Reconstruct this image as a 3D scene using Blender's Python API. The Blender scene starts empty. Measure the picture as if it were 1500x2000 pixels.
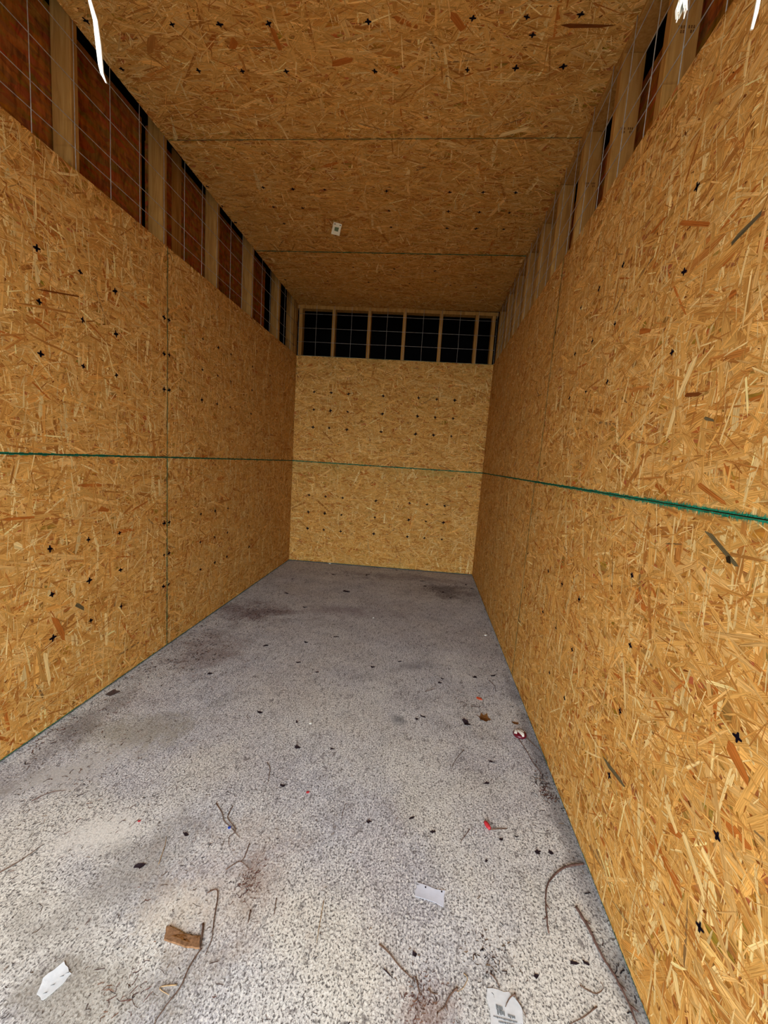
import bpy, bmesh, math, random
import numpy as np
from mathutils import Matrix, Vector

scene = bpy.context.scene
col = scene.collection
random.seed(7)
rng = np.random.default_rng(11)

# ---------------------------------------------------------------- camera
cam_d = bpy.data.cameras.new('camera')
cam = bpy.data.objects.new('camera', cam_d)
col.objects.link(cam)
scene.camera = cam
F_PX, YAW, PITCH, ROLL = 817.386, -0.0923, -0.1208, 0.0647
cam_d.sensor_fit = 'VERTICAL'
cam_d.sensor_height = 36.0
cam_d.lens = 36.0 * F_PX / 2000.0
cam_d.clip_start = 0.02
fw = Vector((math.sin(YAW) * math.cos(PITCH), math.cos(YAW) * math.cos(PITCH), math.sin(PITCH)))
r0 = Vector((math.cos(YAW), -math.sin(YAW), 0))
u0 = r0.cross(fw)
rt = r0 * math.cos(ROLL) + u0 * math.sin(ROLL)
up = u0 * math.cos(ROLL) - r0 * math.sin(ROLL)
M = Matrix((rt, up, -fw)).transposed().to_4x4()
M.translation = Vector((1.5855, 0.0, 1.2819))
cam.matrix_world = M

# ---------------------------------------------------------------- sky and exposure
world = bpy.data.worlds.new('overcast_sky')
scene.world = world
world.use_nodes = True
bg = world.node_tree.nodes['Background']
bg.inputs['Color'].default_value = (0.80, 0.91, 1.0, 1)
bg.inputs['Strength'].default_value = 1.0
scene.cycles.max_bounces = 5
scene.cycles.diffuse_bounces = 3
vs = scene.view_settings
vs.view_transform = 'Standard'
vs.look = 'None'
vs.gamma = 1.0
vs.use_curve_mapping = False
vs.exposure = 3.62

W, D, ZT, ZC = 2.227, 4.90, 2.434, 3.0      # room width, depth, top of wall panels, ceiling
Y0, Y1 = -1.31, -1.20                          # front wall, outer and inner face
HS = 1.2192                                  # sheet width (4 ft)
DOOR_X0, DOOR_X1, DOOR_Z = 0.04, 2.18, 2.55

# the door opening lets in the daylight; the portal only guides the sky sampling
pl = bpy.data.lights.new('doorway_portal', 'AREA')
pl.shape = 'RECTANGLE'
pl.size = DOOR_X1 - DOOR_X0
pl.size_y = DOOR_Z
pl.cycles.is_portal = True
po = bpy.data.objects.new('doorway_portal', pl)
col.objects.link(po)
po.location = ((DOOR_X0 + DOOR_X1) / 2, Y0, DOOR_Z / 2)
po.rotation_euler = (math.radians(90), 0, 0)

# ---------------------------------------------------------------- measured positions (metres)
LEFT_MARKS = [(1.608, 2.024), (1.817, 2.025), (2.026, 2.024), (1.611, 1.825), (1.825, 1.824), (2.029, 1.824), (1.61, 1.623), (1.822, 1.622), (2.029, 1.624), (2.416, 2.03), (2.463, 2.031), (2.416, 1.825), (2.466, 1.832), (2.416, 1.622), (2.467, 1.625), (2.846, 2.031), (3.06, 2.03), (3.264, 2.034), (2.844, 1.827), (3.059, 1.829), (3.265, 1.827), (2.842, 1.622), (3.058, 1.624), (3.264, 1.629), (3.677, 1.83), (3.668, 1.624), (4.09, 2.037), (3.675, 2.032), (1.623, 0.814), (1.83, 0.817), (2.037, 0.815), (1.625, 0.61), (1.831, 0.614), (2.041, 0.613), (1.623, 0.411), (1.835, 0.41), (2.042, 0.411), (2.418, 0.813), (2.47, 0.812), (2.418, 0.612), (2.468, 0.611), (2.413, 0.412), (2.466, 0.41), (2.846, 0.819), (3.053, 0.818), (3.263, 0.816), (2.843, 0.613), (3.051, 0.614), (3.262, 0.616), (2.848, 0.41), (3.058, 0.41), (3.261, 0.413), (3.686, 0.609), (3.698, 0.408)]
BACK_MARKS = [(0.226, 2.031), (0.426, 2.031), (0.63, 2.025), (1.035, 2.026), (1.443, 2.024), (1.648, 2.021), (1.855, 2.021), (0.229, 1.827), (0.427, 1.824), (0.63, 1.824), (1.036, 1.821), (1.443, 1.819), (1.647, 1.818), (1.852, 1.816), (0.228, 1.624), (0.423, 1.626), (0.631, 1.618), (1.035, 1.618), (1.437, 1.616), (1.644, 1.615), (1.85, 1.614), (0.217, 0.819), (0.417, 0.815), (0.624, 0.815), (1.026, 0.809), (1.427, 0.811), (1.631, 0.808), (1.839, 0.806), (0.217, 0.614), (0.416, 0.613), (0.621, 0.61), (1.025, 0.608), (1.428, 0.607), (1.632, 0.606), (1.839, 0.606), (0.214, 0.414), (0.414, 0.413), (0.621, 0.409), (1.024, 0.409), (1.428, 0.406), (1.631, 0.404), (1.837, 0.405)]
CEIL_MARKS = [(0.413, 1.84), (0.614, 1.846), (0.819, 1.85), (0.048, 2.028), (0.412, 2.044), (0.617, 2.051), (0.822, 2.056), (1.225, 1.854), (1.634, 1.854), (1.839, 1.856), (2.037, 1.853), (1.225, 2.065), (1.634, 2.067), (1.84, 2.064), (2.039, 2.062), (0.798, 2.879), (1.2, 2.891), (1.605, 2.898), (1.813, 2.896), (2.013, 2.899), (1.199, 3.1), (1.606, 3.099), (1.814, 3.107), (2.015, 3.11), (1.196, 3.302), (1.606, 3.306), (1.816, 3.307), (2.014, 3.309), (0.016, 2.854), (0.393, 2.861), (0.588, 2.875), (0.012, 3.064), (0.384, 3.07), (0.591, 3.079), (0.015, 3.267), (0.392, 3.273), (0.053, 1.815), (0.065, 4.25), (0.49, 4.26), (0.896, 4.26), (1.294, 4.271), (1.687, 4.282), (1.534, 3.989), (1.168, 3.967), (0.798, 3.955), (1.934, 4.314), (1.877, 1.925)]
RIGHT_MARKS = [(1.666, 2.033), (1.251, 1.832), (1.88, 2.035), (2.084, 2.033), (1.668, 1.83), (1.879, 1.83), (2.088, 1.831), (1.251, 1.625), (1.667, 1.625), (1.879, 1.625), (2.088, 1.63), (2.08, 0.798), (1.866, 0.796), (1.655, 0.796), (2.086, 0.587), (1.87, 0.59), (1.657, 0.587), (1.235, 0.795), (2.493, 0.59), (1.285, 0.992), (1.236, 0.588), (1.241, 0.374), (0.809, 0.802), (0.812, 0.589), (0.812, 0.381), (1.667, 0.375), (2.506, 0.793), (2.501, 0.375), (2.475, 2.039), (1.252, 2.04), (1.879, 0.374)]
TAG = [(0.805, 3.332)]
CARD = [(1.654, 1.156), (1.741, 1.143), (1.733, 1.096), (1.65, 1.112)]
PAPER = [(1.834, 0.918), (1.887, 0.919), (1.912, 0.895), (1.91, 0.845), (1.83, 0.841)]
SCRAP = [(0.788, 0.819), (0.824, 0.801), (0.821, 0.78), (0.809, 0.756), (0.803, 0.746), (0.779, 0.754), (0.767, 0.782)]
CHIP = [(0.998, 0.898), (0.987, 0.927), (1.01, 0.924), (1.046, 0.916), (1.087, 0.916), (1.099, 0.892), (1.062, 0.89)]
TWIGS = {'vine': [(2.204, 1.301), (2.148, 1.283), (2.108, 1.26), (2.062, 1.211), (2.038, 1.146), (2.024, 1.068)], 'stem': [(2.127, 1.152), (2.14, 1.106), (2.149, 1.056), (2.159, 1.016), (2.169, 0.979), (2.176, 0.939), (2.178, 0.894)], 'chipstick': [(1.077, 0.949), (1.101, 0.891)], 'long1': [(1.103, 0.894), (1.094, 0.859), (1.095, 0.812), (1.083, 0.777), (1.075, 0.746)], 'bend': [(1.046, 1.027), (1.073, 1.037), (1.099, 0.967), (1.117, 0.919), (1.119, 0.883)], 'fork_a': [(0.916, 1.331), (0.958, 1.293), (0.98, 1.264), (1.016, 1.243), (1.06, 1.211)], 'fork_b': [(0.98, 1.33), (0.981, 1.292), (0.991, 1.272), (1.033, 1.238), (1.025, 1.207), (1.038, 1.181)], 'fork2': [(1.066, 1.101), (1.096, 1.133), (1.134, 1.115)], 'fork2b': [(1.1, 1.198), (1.104, 1.146), (1.096, 1.133)], 'cl1': [(1.557, 0.973), (1.583, 0.957), (1.609, 0.935), (1.641, 0.914), (1.656, 0.904)], 'cl2': [(1.76, 0.907), (1.742, 0.89), (1.726, 0.866), (1.708, 0.851)], 'cl3': [(1.657, 0.915), (1.664, 0.89), (1.67, 0.878)], 'cl4': [(1.778, 0.941), (1.787, 0.931), (1.775, 0.911), (1.759, 0.9)], 'cl5': [(1.688, 0.895), (1.695, 0.889), (1.711, 0.887)], 'nail': [(1.575, 0.919), (1.586, 0.913), (1.598, 0.904)], 'paper_twig': [(1.901, 0.913), (1.886, 0.904), (1.872, 0.885)], 'paper_twig2': [(1.899, 0.915), (1.909, 0.894), (1.919, 0.873)], 'paper_top': [(1.845, 0.951), (1.858, 0.939), (1.866, 0.923)], 'curl': [(2.07, 0.958), (2.089, 0.949), (2.108, 0.947), (2.128, 0.96), (2.126, 0.974)], 'wall1': [(2.125, 1.922), (2.143, 1.846), (2.153, 1.771), (2.17, 1.718), (2.176, 1.661)], 'wall2': [(2.162, 1.949), (2.188, 1.898), (2.208, 1.848), (2.21, 1.756)], 'left': [(0.423, 0.99), (0.441, 1.02), (0.455, 1.056), (0.465, 1.09)], 'up1': [(1.018, 1.562), (1.044, 1.528), (1.065, 1.446)], 'up2': [(1.38, 1.411), (1.379, 1.365), (1.382, 1.317)], 'up3': [(0.856, 1.087), (0.837, 1.148), (0.822, 1.177)], 'r1': [(1.837, 1.375), (1.802, 1.32)], 'mid1': [(1.854, 1.799), (1.807, 1.714), (1.785, 1.642)], 'mid2': [(1.385, 1.059), (1.388, 1.004), (1.392, 0.952)], 'seg': [(1.248, 1.045), (1.257, 0.998)], 'seg2': [(1.188, 1.001), (1.195, 0.968)], 'low1': [(2.096, 0.919), (2.057, 0.895), (2.018, 0.876)], 'grass1': [(1.084, 0.816), (1.048, 0.805), (1.078, 0.795)], 'lstick': [(0.28, 1.232), (0.312, 1.277), (0.355, 1.292)], 'far1': [(2.063, 2.459), (2.088, 2.405), (2.083, 2.336)], 'mid3': [(1.676, 2.25), (1.711, 2.279), (1.735, 2.295)]}
BITS = [(0.904, 3.908), (1.349, 2.471), (1.512, 2.584), (1.78, 2.421), (0.293, 4.146), (0.384, 3.684), (0.655, 4.453), (1.333, 4.871), (1.022, 4.578), (1.017, 4.533), (1.647, 4.511), (1.67, 4.323), (1.852, 4.165), (1.92, 4.005), (2.116, 4.523), (2.168, 4.388), (0.852, 2.713), (0.889, 2.426), (1.031, 2.335), (0.855, 1.886), (0.436, 2.183), (0.608, 2.604), (0.645, 3.378), (1.031, 2.853), (2.099, 2.529), (1.983, 2.484), (1.97, 1.744), (1.929, 1.611), (2.247, 1.64), (2.06, 1.324), (2.104, 1.331), (1.653, 0.964), (2.074, 1.007), (2.105, 1.011), (1.965, 0.962), (0.88, 1.196), (0.806, 1.071), (1.638, 1.988), (1.666, 2.015), (1.766, 2.37), (1.124, 1.454), (1.116, 1.676), (1.269, 1.695), (1.946, 1.354), (1.88, 1.262), (1.999, 1.373), (1.478, 1.348), (1.632, 1.39), (1.706, 1.344), (1.058, 1.847)]
SPOT = {'blackleaf': (1.882, 2.002), 'brownleaf': (1.979, 2.06), 'orange': (1.979, 2.245), 'cap': (2.138, 1.959), 'redplug': [(1.896, 1.413), (1.91, 1.385), (1.972, 1.4)], 'red1': (1.228, 1.439), 'red2': (0.698, 1.218), 'blue': (1.009, 1.244), 'white1': (2.138, 3.161), 'white2': (0.51, 4.958), 'white3': (1.249, 3.289), 'white4': (1.123, 1.851), 'wallleaf': [(0.036, 1.876), (0.043, 1.927), (0.092, 1.912), (0.07, 1.869)], 'cl': (1.674, 0.909), 'patch1': (1.154, 1.083), 'patch2': (1.68, 0.858), 'farpatch': (0.301, 3.169), 'farpatch2': (1.906, 4.217), 'brown2': (2.132, 2.052), 'moss': (1.925, 2.169), 'stain': (0.41, 1.628), 'stain2': (0.743, 1.018), 'dry': (2.194, 1.644)}
FEATURES = {'RIGHT': [(1.137, 1.594, 1.188, 1.488, 0.022, 'cream'), (1.19, 1.478, 1.214, 1.384, 0.018, 'cream'), (0.997, 1.176, 0.883, 1.117, 0.011, 'greyd'), (1.073, 1.815, 0.99, 1.834, 0.014, 'greyd'), (0.917, 1.135, 0.909, 1.117, 0.013, 'black'), (1.052, 1.277, 0.945, 1.237, 0.013, 'rust'), (0.831, 0.779, 0.764, 0.738, 0.028, 'rust'), (0.957, 0.477, 0.901, 0.496, 0.02, 'rust'), (0.984, 0.526, 0.911, 0.483, 0.014, 'cream'), (0.904, 0.508, 0.809, 0.444, 0.018, 'cream'), (1.266, 0.744, 1.208, 0.611, 0.012, 'cream'), (0.932, 0.28, 0.869, 0.232, 0.013, 'cream'), (0.858, 0.216, 0.821, 0.166, 0.018, 'cream'), (0.846, 0.531, 0.789, 0.507, 0.014, 'cream'), (1.069, 1.43, 1.029, 1.42, 0.008, 'greyd'), (1.16, 1.497, 1.088, 1.488, 0.01, 'dark'), (1.299, 0.39, 1.147, 0.414, 0.014, 'greyd'), (1.051, 1.693, 1.026, 1.696, 0.02, 'rust'), (1.465, 1.743, 1.385, 1.723, 0.02, 'rust'), (1.486, 2.04, 1.383, 2.049, 0.012, 'rust'), (1.31, 1.984, 1.168, 1.905, 0.012, 'rust')], 'LEFT': [(1.627, 0.514, 1.686, 0.374, 0.028, 'rust'), (1.897, 0.961, 1.967, 0.943, 0.028, 'rust'), (1.417, 0.969, 1.557, 0.961, 0.012, 'rust'), (1.63, 0.795, 1.765, 0.814, 0.015, 'amber'), (1.582, 0.366, 1.601, 0.204, 0.02, 'cream'), (1.462, 0.865, 1.503, 0.843, 0.03, 'cream'), (1.741, 1.142, 1.757, 1.046, 0.008, 'cream'), (1.595, 1.867, 1.808, 1.918, 0.006, 'dark'), (1.504, 1.784, 1.806, 1.841, 0.008, 'brown'), (1.448, 1.648, 1.557, 1.683, 0.008, 'brown'), (1.566, 1.684, 1.786, 1.652, 0.008, 'brown'), (1.75, 0.523, 1.8, 0.48, 0.02, 'greyd'), (2.112, 0.918, 2.273, 0.966, 0.008, 'rust'), (2.144, 0.957, 2.065, 0.91, 0.012, 'brown'), (2.368, 1.09, 2.377, 0.988, 0.02, 'cream')], 'CEIL': [(1.972, 1.892, 2.186, 1.901, 0.018, 'dark'), (1.035, 2.031, 1.139, 2.003, 0.03, 'rust'), (0.653, 1.905, 0.612, 1.955, 0.03, 'rust'), (0.826, 1.86, 0.829, 1.961, 0.02, 'rust'), (0.298, 1.88, 0.225, 1.969, 0.03, 'brown'), (1.827, 2.442, 1.976, 2.39, 0.025, 'cream'), (1.547, 1.828, 1.602, 1.897, 0.03, 'rust')]}

# ---------------------------------------------------------------- helpers
def s2l(c):
    return tuple(((v / 255) / 12.92 if v / 255 <= 0.04045 else ((v / 255 + 0.055) / 1.055) ** 2.4) for v in c)

def link(o, parent=None):
    col.objects.link(o)
    if parent is not None:
        o.parent = parent
    return o

def mesh_obj(name, verts, faces, mat, parent=None, smooth=False):
    me = bpy.data.meshes.new(name)
    me.from_pydata([tuple(v) for v in verts], [], [tuple(f) for f in faces])
    me.update()
    if mat is not None:
        me.materials.append(mat)
    if smooth:
        me.polygons.foreach_set('use_smooth', [True] * len(me.polygons))
    return link(bpy.data.objects.new(name, me), parent)

def bm_obj(name, bm, mat, parent=None, smooth=False):
    me = bpy.data.meshes.new(name)
    bm.to_mesh(me)
    bm.free()
    if mat is not None:
        me.materials.append(mat)
    if smooth:
        me.polygons.foreach_set('use_smooth', [True] * len(me.polygons))
    return link(bpy.data.objects.new(name, me), parent)

def tag(o, label, cat, group=None):
    o['label'] = label
    o['category'] = cat
    if group:
        o['group'] = group
    return o

def box_bm(x0, x1, y0, y1, z0, z1, bev=0.0):
    bm = bmesh.new()
    bmesh.ops.create_cube(bm, size=1.0)
    for v in bm.verts:
        v.co = Vector((x0 + (v.co.x + .5) * (x1 - x0), y0 + (v.co.y + .5) * (y1 - y0), z0 + (v.co.z + .5) * (z1 - z0)))
    if bev:
        bmesh.ops.bevel(bm, geom=list(bm.edges), offset=bev, segments=1, affect='EDGES')
    return bm

def tube_mesh(pts, radii, n=6, cap=True):
    pts = [Vector(p) for p in pts]
    V, Fc = [], []
    prev = None
    for i, p in enumerate(pts):
        t = (pts[min(i + 1, len(pts) - 1)] - pts[max(i - 1, 0)]).normalized()
        a = Vector((0, 0, 1)) if abs(t.z) < 0.9 else Vector((1, 0, 0))
        s = t.cross(a).normalized()
        q = s.cross(t).normalized()
        r = radii[i] if hasattr(radii, '__len__') else radii
        for k in range(n):
            an = 2 * math.pi * k / n
            V.append(p + s * (math.cos(an) * r) + q * (math.sin(an) * r))
    for i in range(len(pts) - 1):
        for k in range(n):
            a, b = i * n + k, i * n + (k + 1) % n
            Fc.append((a, b, b + n, a + n))
    if cap:
        Fc.append(tuple(range(n - 1, -1, -1)))
        e = (len(pts) - 1) * n
        Fc.append(tuple(range(e, e + n)))
    return V, Fc

class NT:
    """small node-tree writer"""
    def __init__(self, name):
        self.m = bpy.data.materials.new(name)
        self.m.use_nodes = True
        self.t = self.m.node_tree
        self.b = self.t.nodes['Principled BSDF']
    def n(self, kind, **kw):
        nd = self.t.nodes.new(kind)
        for k, v in kw.items():
            setattr(nd, k, v)
        return nd
    def l(self, a, b):
        self.t.links.new(a, b)
    def val(self, sock, v):
        if isinstance(v, bpy.types.NodeSocket):
            self.l(v, sock)
        else:
            sock.default_value = v
    def math(self, op, a, b=0.0, c=0.0, clamp=False):
        nd = self.n('ShaderNodeMath', operation=op, use_clamp=clamp)
        for i, v in enumerate((a, b, c)):
            self.val(nd.inputs[i], v)
        return nd.outputs[0]
    def mix(self, f, a, b, blend='MIX'):
        nd = self.n('ShaderNodeMix', data_type='RGBA', blend_type=blend)
        self.val(nd.inputs[0], f)
        self.val(nd.inputs[6], a if isinstance(a, bpy.types.NodeSocket) else (*a, 1)[:4])
        self.val(nd.inputs[7], b if isinstance(b, bpy.types.NodeSocket) else (*b, 1)[:4])
        return nd.outputs[2]
    def noise(self, vec, scale, detail=2.0, rough=0.5, dist=0.0):
        nd = self.n('ShaderNodeTexNoise')
        if vec is not None:
            self.l(vec, nd.inputs['Vector'])
        nd.inputs['Scale'].default_value = scale
        nd.inputs['Detail'].default_value = detail
        nd.inputs['Roughness'].default_value = rough
        nd.inputs['Distortion'].default_value = dist
        return nd.outputs['Fac']
    def mapping(self, vec, scale=(1, 1, 1), loc=(0, 0, 0)):
        nd = self.n('ShaderNodeMapping')
        self.l(vec, nd.inputs[0])
        nd.inputs['Scale'].default_value = scale
        nd.inputs['Location'].default_value = loc
        return nd.outputs[0]
    def ramp(self, f, stops, interp='LINEAR'):
        nd = self.n('ShaderNodeValToRGB')
        self.l(f, nd.inputs[0])
        nd.color_ramp.interpolation = interp
        e = nd.color_ramp.elements
        while len(e) < len(stops):
            e.new(0.5)
        for el, (p, c) in zip(e, stops):
            el.position = p
            el.color = (*c, 1) if len(c) == 3 else c
        return nd.outputs[0]
    def rng(self, f, a, b, c=0.0, d=1.0):
        nd = self.n('ShaderNodeMapRange')
        self.l(f, nd.inputs[0])
        for i, v in enumerate((a, b, c, d)):
            nd.inputs[i + 1].default_value = v
        return nd.outputs[0]
    def bump(self, h, strength=0.3, dist=0.001):
        nd = self.n('ShaderNodeBump')
        nd.inputs['Strength'].default_value = strength
        nd.inputs['Distance'].default_value = dist
        self.l(h, nd.inputs['Height'])
        self.l(nd.outputs[0], self.b.inputs['Normal'])
    def done(self, color, rough=0.6, spec=0.3):
        if spec <= 0.31:                       # matt surfaces: a plain diffuse lobe
            d = self.n('ShaderNodeBsdfDiffuse')
            self.val(d.inputs['Color'], color if isinstance(color, bpy.types.NodeSocket) else (*color, 1)[:4])
            if self.b.inputs['Normal'].links:
                self.l(self.b.inputs['Normal'].links[0].from_socket, d.inputs['Normal'])
            self.l(d.outputs[0], self.t.nodes['Material Output'].inputs[0])
            self.t.nodes.remove(self.b)
            return self.m
        self.val(self.b.inputs['Base Color'], color if isinstance(color, bpy.types.NodeSocket) else (*color, 1)[:4])
        self.val(self.b.inputs['Roughness'], rough)
        self.val(self.b.inputs['Specular IOR Level'], spec)
        return self.m

def obj_coord(nt):
    return nt.n('ShaderNodeTexCoord').outputs['Object']

def plain(name, rgb, rough=0.6, spec=0.3, var=0.25, scale=60.0):
    nt = NT(name)
    c = obj_coord(nt)
    f = nt.noise(c, scale, 3.0)
    lin = s2l(rgb)
    dark = tuple(v * (1 - var) for v in lin)
    lite = tuple(min(1, v * (1 + var)) for v in lin)
    return nt.done(nt.ramp(f, [(0.3, dark), (0.7, lite)]), rough, spec)

# ---------------------------------------------------------------- materials
def make_strand_mat():
    nt = NT('osb_strands')
    a = nt.n('ShaderNodeAttribute', attribute_name='tint')
    uv = nt.n('ShaderNodeUVMap', uv_map='grain').outputs[0]
    fine = nt.noise(nt.mapping(uv, (12, 340, 1)), 1.0, 3.0, 0.65)
    warp = nt.noise(nt.mapping(uv, (9, 40, 1)), 1.0, 2.0)
    sep = nt.n('ShaderNodeSeparateXYZ')
    nt.l(uv, sep.inputs[0])
    ph = nt.math('ADD', nt.math('MULTIPLY', sep.outputs[1], 1500.0), nt.math('MULTIPLY', warp, 16.0))
    ring = nt.math('SINE', ph)
    ring = nt.rng(ring, 0.1, 1.0)
    k = nt.rng(fine, 0.32, 0.66, 0.64, 1.22)
    colr = nt.mix(1.0, a.outputs['Color'], k, 'MULTIPLY')
    ringc = nt.mix(1.0, colr, (0.62, 0.50, 0.36), 'MULTIPLY')
    ringf = nt.math('MULTIPLY', ring, nt.rng(warp, 0.40, 0.60, 0.0, 0.85))
    colr = nt.mix(ringf, colr, ringc)
    return nt.done(colr, 0.55, 0.3)

def make_board_mat(name, rgb, sx=16, sy=60):
    # pressed core of a strand board, seen between strands and on the unlit backs
    nt = NT(name)
    c = obj_coord(nt)
    v = nt.n('ShaderNodeTexVoronoi')
    nt.l(nt.mapping(c, (18, 55, 30)), v.inputs['Vector'])
    v.inputs['Scale'].default_value = 1.0
    f = nt.noise(nt.mapping(c, (sx, sy, 40)), 1.0, 4.0, 0.6, 0.6)
    l = s2l(rgb)
    base = nt.ramp(f, [(0.3, tuple(x * .55 for x in l)), (0.5, l), (0.72, tuple(min(1, x * 1.35) for x in l))])
    base = nt.mix(0.35, base, v.outputs['Color'], 'SOFT_LIGHT')
    nt.bump(f, 0.4, 0.001)
    return nt.done(base, 0.7, 0.2)

def make_pine():
    nt = NT('pine_lumber')
    c = obj_coord(nt)
    oi = nt.n('ShaderNodeObjectInfo')
    add = nt.n('ShaderNodeVectorMath', operation='ADD')
    nt.l(c, add.inputs[0])
    sc = nt.n('ShaderNodeVectorMath', operation='SCALE')
    comb = nt.n('ShaderNodeCombineXYZ')
    for i in range(3):
        nt.l(oi.outputs['Random'], comb.inputs[i])
    nt.l(comb.outputs[0], sc.inputs[0])
    sc.inputs['Scale'].default_value = 37.0
    nt.l(sc.outputs[0], add.inputs[1])
    p = nt.mapping(add.outputs[0], (26, 2.2, 26))
    g = nt.noise(p, 1.6, 4.0, 0.55, 0.8)
    fine = nt.noise(nt.mapping(add.outputs[0], (160, 6, 160)), 1.0, 3.0)
    base = nt.ramp(g, [(0.3, s2l((152, 106, 50))), (0.5, s2l((180, 132, 68))), (0.7, s2l((192, 148, 84)))])
    base = nt.mix(nt.rng(fine, 0.35, 0.7, 0.0, 0.35), base, s2l((150, 104, 60)))
    vo = nt.n('ShaderNodeTexVoronoi')
    nt.l(nt.mapping(add.outputs[0], (7, 2.6, 7)), vo.inputs['Vector'])
    vo.inputs['Scale'].default_value = 1.0
    knot = nt.rng(vo.outputs['Distance'], 0.05, 0.12, 1.0, 0.0)
    base = nt.mix(knot, base, s2l((104, 62, 34)))
    nt.bump(fine, 0.25, 0.0008)
    return nt.done(base, 0.62, 0.25)

def make_concrete():
    nt = NT('worn_concrete')
    g = nt.n('ShaderNodeNewGeometry').outputs['Position']
    broom = nt.noise(nt.mapping(g, (150, 16, 1)), 1.0, 3.0, 0.6)
    speck = nt.noise(nt.mapping(g, (1, .8, 1)), 190.0, 2.0, 0.65, 0.5)
    speck2 = nt.noise(nt.mapping(g, (1, .6, 1), (3.1, 1.7, 0)), 52.0, 3.0, 0.7, 0.8)
    big = nt.noise(g, 1.5, 4.0, 0.6)
    mid = nt.noise(nt.mapping(g, (1, 1, 1), (7.3, 2.1, 0)), 5.5, 4.0, 0.65, 0.5)
    base = nt.ramp(mid, [(0.28, s2l((160, 158, 162))), (0.5, s2l((194, 193, 198))), (0.75, s2l((216, 215, 216)))])
    base = nt.mix(nt.rng(big, 0.46, 0.66, 0.0, 0.5), base, s2l((182, 170, 164)))
    base = nt.mix(nt.rng(broom, 0.45, 0.70, 0.0, 0.6), base, s2l((126, 121, 119)))
    base = nt.mix(nt.rng(broom, 0.28, 0.44, 0.45, 0.0), base, s2l((216, 213, 209)))
    # pale worn patches where the sand has washed out, with exposed grit
    wear = nt.noise(nt.mapping(g, (1, 1, 1), (1.3, 5.7, 0)), 1.9, 3.0, 0.55, 0.3)
    nearf = nt.n('ShaderNodeSeparateXYZ')
    nt.l(g, nearf.inputs[0])
    near = nt.rng(nearf.outputs[1], 1.0, 2.6, 1.0, 0.3)
    wearf = nt.math('MULTIPLY', nt.rng(wear, 0.40, 0.62), near)
    base = nt.mix(nt.math('MULTIPLY', wearf, 0.55), base, s2l((232, 226, 208)))
    base = nt.mix(nt.rng(speck, 0.515, 0.63, 0.0, 0.9), base, s2l((80, 76, 74)))
    base = nt.mix(nt.rng(speck, 0.34, 0.46, 0.75, 0.0), base, s2l((244, 242, 234)))
    base = nt.mix(nt.rng(speck2, 0.55, 0.68, 0.0, 0.7), base, s2l((92, 84, 82)))
    # stains, each with its own outline
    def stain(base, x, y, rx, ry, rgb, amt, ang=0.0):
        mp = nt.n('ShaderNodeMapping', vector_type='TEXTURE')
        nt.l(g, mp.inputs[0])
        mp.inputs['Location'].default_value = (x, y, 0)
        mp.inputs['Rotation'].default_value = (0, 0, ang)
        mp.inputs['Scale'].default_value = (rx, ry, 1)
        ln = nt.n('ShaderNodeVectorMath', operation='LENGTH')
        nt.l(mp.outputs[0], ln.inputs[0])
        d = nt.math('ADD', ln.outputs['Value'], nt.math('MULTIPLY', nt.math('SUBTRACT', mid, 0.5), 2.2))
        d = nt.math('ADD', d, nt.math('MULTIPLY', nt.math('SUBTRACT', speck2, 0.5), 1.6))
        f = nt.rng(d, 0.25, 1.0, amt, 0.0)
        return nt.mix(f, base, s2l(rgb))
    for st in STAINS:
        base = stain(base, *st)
    nt.bump(speck, 0.5, 0.0015)
    return nt.done(base, 0.85, 0.2)

STAINS = [
    (0.30, 1.40, 0.34, 0.13, (186, 182, 176), 0.8, 0.75),
    (0.62, 1.16, 0.20, 0.09, (226, 222, 214), 0.6, 0.6),
    (0.98, 0.98, 0.16, 0.10, (220, 208, 186), 0.35, 0.3),
    (0.40, 1.66, 0.30, 0.17, (146, 138, 118), 0.5, 0.5),
    (0.80, 1.02, 0.16, 0.36, (136, 130, 122), 0.55, -0.5),
    (0.95, 0.78, 0.30, 0.12, (140, 132, 118), 0.5, 0.2),
    (0.30, 3.17, 0.36, 0.26, (104, 76, 74), 0.6, 0.4),
    (0.26, 2.45, 0.30, 0.30, (120, 98, 88), 0.5, 0.8),
    (1.90, 4.22, 0.34, 0.26, (92, 80, 78), 0.6, 0.0),
    (1.155, 1.09, 0.07, 0.10, (132, 108, 92), 0.5, 0.4),
    (1.68, 0.85, 0.08, 0.07, (152, 120, 102), 0.45, 0.0),
    (1.08, 1.08, 0.26, 0.26, (180, 160, 144), 0.3, 0.3),
    (0.95, 3.35, 0.50, 0.18, (134, 114, 112), 0.35, 0.1),
    (1.55, 1.97, 0.06, 0.05, (104, 104, 106), 0.8, 0.0),
    (1.60, 2.55, 0.10, 0.06, (120, 116, 118), 0.5, 0.3),
    (1.55, 4.60, 0.70, 0.15, (124, 112, 112), 0.4, 0.0),
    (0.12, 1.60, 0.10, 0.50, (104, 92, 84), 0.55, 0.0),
    (2.19, 1.6, 0.05, 1.3, (96, 92, 94), 0.6, 0.0),
]

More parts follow.
